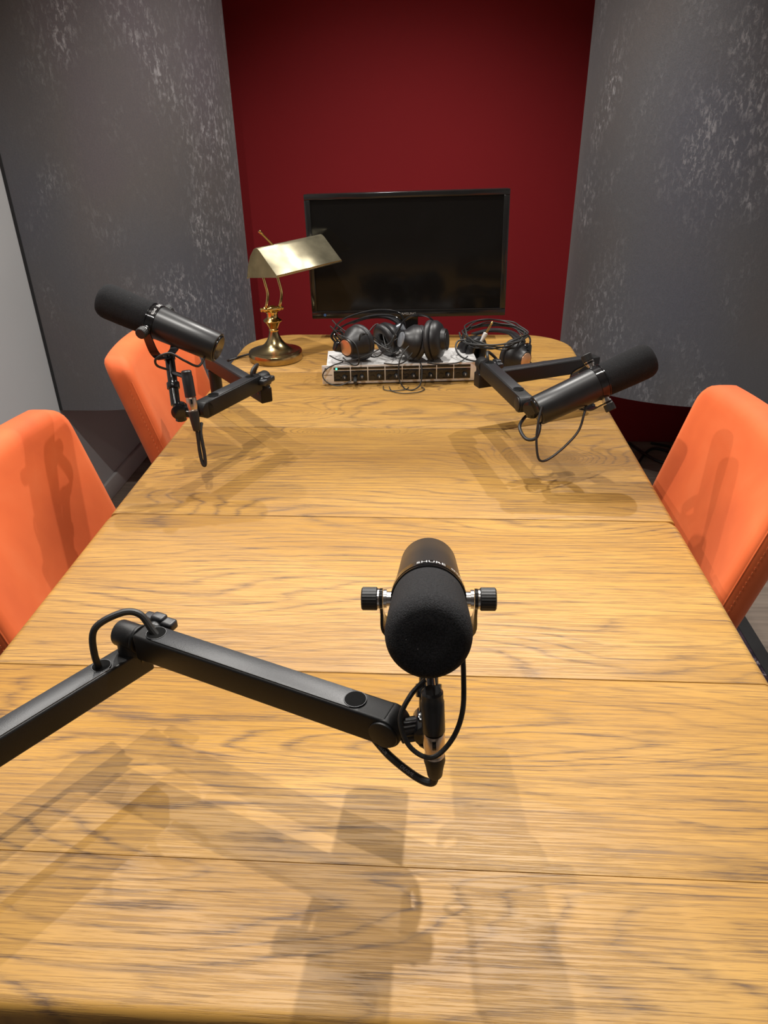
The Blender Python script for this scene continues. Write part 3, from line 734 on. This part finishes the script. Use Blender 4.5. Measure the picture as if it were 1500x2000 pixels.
# ------------------------------------------------------------------ headphones
def ear_cup(parent, c, out, r=.043, disc='copper_disc', dr=.019, dep=.040):
    c, out = V(c), V(out).normalized(); F = frame(out)
    cu = obj('ear_cup', lathe(BM(), [(0, .0), (r-.004, .0), (r-.001, .003), (r-.002, .010), (r*.80, .020), (r*.58, dep-.010), (r*.52, dep), (dr+.003, dep), (dr+.002, dep-.001)], M4(c, F), 36), 'cup_grey', parent, 40)
    obj('badge', lathe(BM(), [(dr+.002, dep-.003), (dr+.001, dep+.001), (dr*.9, dep+.0016), (0, dep+.0016)], M4(c, F), 30), disc, cu, 40)
    pd = BM(); n = 36; m_ = 12; rings = []
    for i in range(n):
        a = 2*PI*i/n; ring = []
        for j in range(m_):
            q = 2*PI*j/m_; wr = 1 + .05*math.sin(a*18)
            rad = r - .013 + .0135*wr*math.cos(q); ring.append(pd.verts.new(M4(c, F) @ V((rad*math.cos(a), rad*math.sin(a), -.0085 + .0095*math.sin(q)))))
        rings.append(ring)
    for i in range(n):
        A_, B_ = rings[i], rings[(i+1) % n]
        for j in range(m_): pd.faces.new((A_[j], A_[(j+1) % m_], B_[(j+1) % m_], B_[j]))
    obj('ear_pad', pd, 'leatherette', cu, 60)
    return cu
def band(parent, pts_list, r=.0022, pad=None):
    for pts in pts_list: obj('headband_rod', tube(BM(), pts, r, 8), 'gloss_black', parent)
    if pad:
        P = catmull(pad, 6); bm = BM(); rings = []
        for i, p in enumerate(P):
            tg = (P[min(i+1, len(P)-1)] - P[max(i-1, 0)]).normalized(); sd = V((.35, 1, .0)); sd = (sd - tg*sd.dot(tg)).normalized(); nn_ = tg.cross(sd)
            rings.append([bm.verts.new(p + sd*s1*.014 + nn_*s2*.0022) for s1, s2 in ((1, 1), (-1, 1), (-1, -1), (1, -1))])
        for a_, b_ in zip(rings, rings[1:]):
            for j in range(4): bm.faces.new((a_[j], a_[(j+1) % 4], b_[(j+1) % 4], b_[j]))
        bm.faces.new(rings[0][::-1]); bm.faces.new(rings[-1]); obj('headband', bm, 'leatherette', parent, 50)
def cord(parent, pts, r=.0017): return obj('cord', tube(BM(), pts, r, 7, 8), 'rubber_black', parent)
G = 'studio headphones'
# left pair, lying over the amplifier's left end
hp = thing('headphones', 'black headphones with copper badge on the left end of the amplifier', 'headphones', (-.12, 1.56, AZ), G)
ear_cup(hp, (-.112, 1.545, AZ+.046), (-.62, -.75, -.06), .046, dep=.046)
ear_cup(hp, (-.040, 1.590, AZ+.044), (.75, .60, .25), .044, 'silver_cap')
rk = random.Random(11)
for k in range(5):
    pts = [(-.165 + .04*i + rk.uniform(-.02, .02), 1.535 + rk.uniform(-.03, .06), AZ + .045 + rk.uniform(-.03, .05)) for i in range(5)]
    obj('cord', tube(BM(), pts, .0017, 6, 8), 'rubber_black', hp)
band(hp, [[(-.150, 1.53, AZ+.055), (-.175, 1.55, AZ+.075), (-.150, 1.60, AZ+.095), (-.08, 1.63, AZ+.108), (-.015, 1.63, AZ+.104), (.005, 1.62, AZ+.075), (.0, 1.615, AZ+.05)],
          [(-.150, 1.52, AZ+.045), (-.172, 1.535, AZ+.070), (-.145, 1.58, AZ+.085), (-.08, 1.61, AZ+.098), (-.02, 1.61, AZ+.096), (0, 1.605, AZ+.07), (-.005, 1.605, AZ+.04)]],
     .0024, [(-.135, 1.60, AZ+.082), (-.09, 1.625, AZ+.092), (-.04, 1.63, AZ+.092), (-.01, 1.63, AZ+.078)])
cord(hp, [(-.150, 1.515, AZ+.005), (-.185, 1.49, AZ-.002), (-.200, 1.482, AZ-.020), (-.188, 1.474, AZ-.036), (-.160, 1.472, AZ-.044), (-.128, 1.478, AZ-.034)])
cord(hp, [(-.185, 1.52, AZ+.020), (-.150, 1.495, AZ+.014), (-.10, 1.505, AZ+.020), (-.05, 1.53, AZ+.038), (.0, 1.56, AZ+.060)])
cord(hp, [(-.160, 1.52, AZ+.075), (-.120, 1.500, AZ+.060), (-.108, 1.492, AZ+.035), (-.108, 1.490, AZ+.008), (-.125, 1.497, AZ+.003), (-.150, 1.515, AZ+.016)])
sl = BM(); box(sl, (.034, .020, .026), M4((-.158, 1.528, AZ+.040), Matrix.Rotation(.6, 3, 'Z') @ Matrix.Rotation(.3, 3, 'Y')), .005, 3); obj('slider', sl, 'gloss_black', hp)
sl = BM(); tube(sl, [(-.170, 1.53, AZ+.052), (-.180, 1.535, AZ+.066), (-.170, 1.54, AZ+.078), (-.155, 1.54, AZ+.074), (-.150, 1.535, AZ+.060)], .0030, 8); obj('slider_loop', sl, 'gloss_black', hp)
sl = BM(); box(sl, (.026, .020, .040), M4((-.004, 1.605, AZ+.060), Matrix.Rotation(-.5, 3, 'Y')), .005, 3); obj('slider', sl, 'silver_cap', hp)
pgm = BM(); cyl(pgm, MA @ V((x0+pw+pw*.26, -.003, .0185)), MA @ V((x0+pw+pw*.26, -.034, .0155)), .0052, 14, .0045); obj('jack_plug', pgm, 'rubber_black', hp)
# middle pair, cups standing face to face
hp = thing('headphones', 'black headphones standing upright with cups facing each other in the middle', 'headphones', (.05, 1.56, AZ), G)
ear_cup(hp, (.034, 1.545, AZ+.047), (-.88, -.35, .30), .046, 'silver_cap', .018)
ear_cup(hp, (.082, 1.545, AZ+.053), (.93, -.25, .12), .051, 'cup_grey', .018, .034)
band(hp, [[(-.008, 1.545, AZ+.080), (.005, 1.57, AZ+.098), (.035, 1.60, AZ+.105), (.070, 1.61, AZ+.095), (.095, 1.60, AZ+.07)], [(-.008, 1.56, AZ+.075), (.005, 1.585, AZ+.092), (.035, 1.615, AZ+.099), (.070, 1.625, AZ+.09), (.095, 1.61, AZ+.06)]],
     .0020, [(.0, 1.60, AZ+.03), (.02, 1.64, AZ+.035), (.06, 1.65, AZ+.035), (.10, 1.63, AZ+.03)])
cord(hp, [(.040, 1.53, AZ+.058), (.015, 1.505, AZ+.045), (-.002, 1.492, AZ+.020), (-.006, 1.484, AZ-.005), (-.004, 1.476, AZ-.030), (.010, 1.466, AZ-.0485), (.030, 1.456, AZ-.0488), (.048, 1.468, AZ-.040), (.053, 1.484, AZ-.015), (.050, 1.500, AZ+.003), (.044, 1.520, AZ+.012)])
cord(hp, [(.046, 1.530, AZ+.050), (.030, 1.508, AZ+.034), (.010, 1.498, AZ+.012), (-.010, 1.503, AZ+.003), (-.030, 1.508, AZ+.002), (-.045, 1.512, AZ+.0025)])
cord(hp, [(.066, 1.515, AZ+.003), (.09, 1.507, AZ+.002), (.12, 1.510, AZ+.002), (.150, 1.525, AZ+.003), (.17, 1.55, AZ+.01)])
cord(hp, [(-.030, 1.475, .754), (-.020, 1.445, .7525), (.010, 1.430, .7525), (.045, 1.440, .7525), (.060, 1.462, .7525), (.052, 1.474, .753)], .0012)
cord(hp, [(-.045, 1.478, .754), (-.042, 1.458, .7525), (-.02, 1.448, .7525), (.010, 1.458, .7525), (.02, 1.474, .753)], .0012)
# right pair, lying flat under its coiled lead
hp = thing('headphones', 'black headphones lying under a coiled lead beside the right boom arm', 'headphones', (.25, 1.60, .75), G)
ear_cup(hp, (.292, 1.590, .750+.048), (.70, -.66, -.05), .045)
ear_cup(hp, (.190, 1.640, .750+.046), (-.75, .60, .05), .044)
band(hp, [[(.325, 1.57, .82), (.335, 1.63, .838), (.30, 1.70, .846), (.23, 1.72, .846), (.17, 1.69, .838), (.158, 1.65, .82)]], .0026,
     [(.31, 1.62, .83), (.29, 1.675, .838), (.24, 1.695, .84), (.19, 1.675, .834)])
sl = BM(); box(sl, (.030, .022, .050), M4((.322, 1.598, .805), Matrix.Rotation(.4, 3, 'Z')), .006, 3); obj('slider', sl, 'gloss_black', hp)
rc = random.Random(4)
for k in range(5):
    pts = []
    for i in range(14):
        a = 2*PI*i/14; rx = .078 + rc.uniform(-.008, .010); ry = .062 + rc.uniform(-.007, .008)
        pts.append((.242 + rx*math.cos(a), 1.62 + ry*math.sin(a), .842 + .006*k*.6 + .016*math.sin(a) + rc.uniform(-.003, .004)))
    obj('cord_coil', tube(BM(), pts, .0019, 7, 5, closed=True), 'rubber_black', hp)
cord(hp, [(.168, 1.60, .84), (.145, 1.60, .836), (.140, 1.575, .822), (.155, 1.545, .810), (.185, 1.525, .806), (.205, 1.53, .808)], .0024)
cord(hp, [(.150, 1.64, .848), (.160, 1.60, .835), (.200, 1.56, .838), (.250, 1.548, .842), (.30, 1.565, .846), (.325, 1.60, .848)], .0024)
cord(hp, [(.330, 1.60, .790), (.365, 1.63, .7525), (.395, 1.67, .7520), (.400, 1.70, .7520), (.375, 1.69, .7520), (.335, 1.66, .754)], .0014)
pj = BM(); p0, p1 = V((.204, 1.575, .842)), V((.232, 1.585, .892)); d = (p1-p0).normalized(); Lp = (p1-p0).length
lathe(pj, [(.0016, -.012), (.0036, 0), (.0046, .010), (.0058, .014), (.0062, .024), (.0040, .0255)], M4(p0, frame(d)), 16); jb_ = obj('jack_plug', pj, 'silver_case', hp)
pj = BM(); lathe(pj, [(.0030, .0245), (.0030, .048), (.0021, .0485), (.0021, .050), (.0031, .0515), (.0028, .055), (.0008, Lp)], M4(p0, frame(d)), 14); obj('plug_tip', pj, 'brass', jb_)
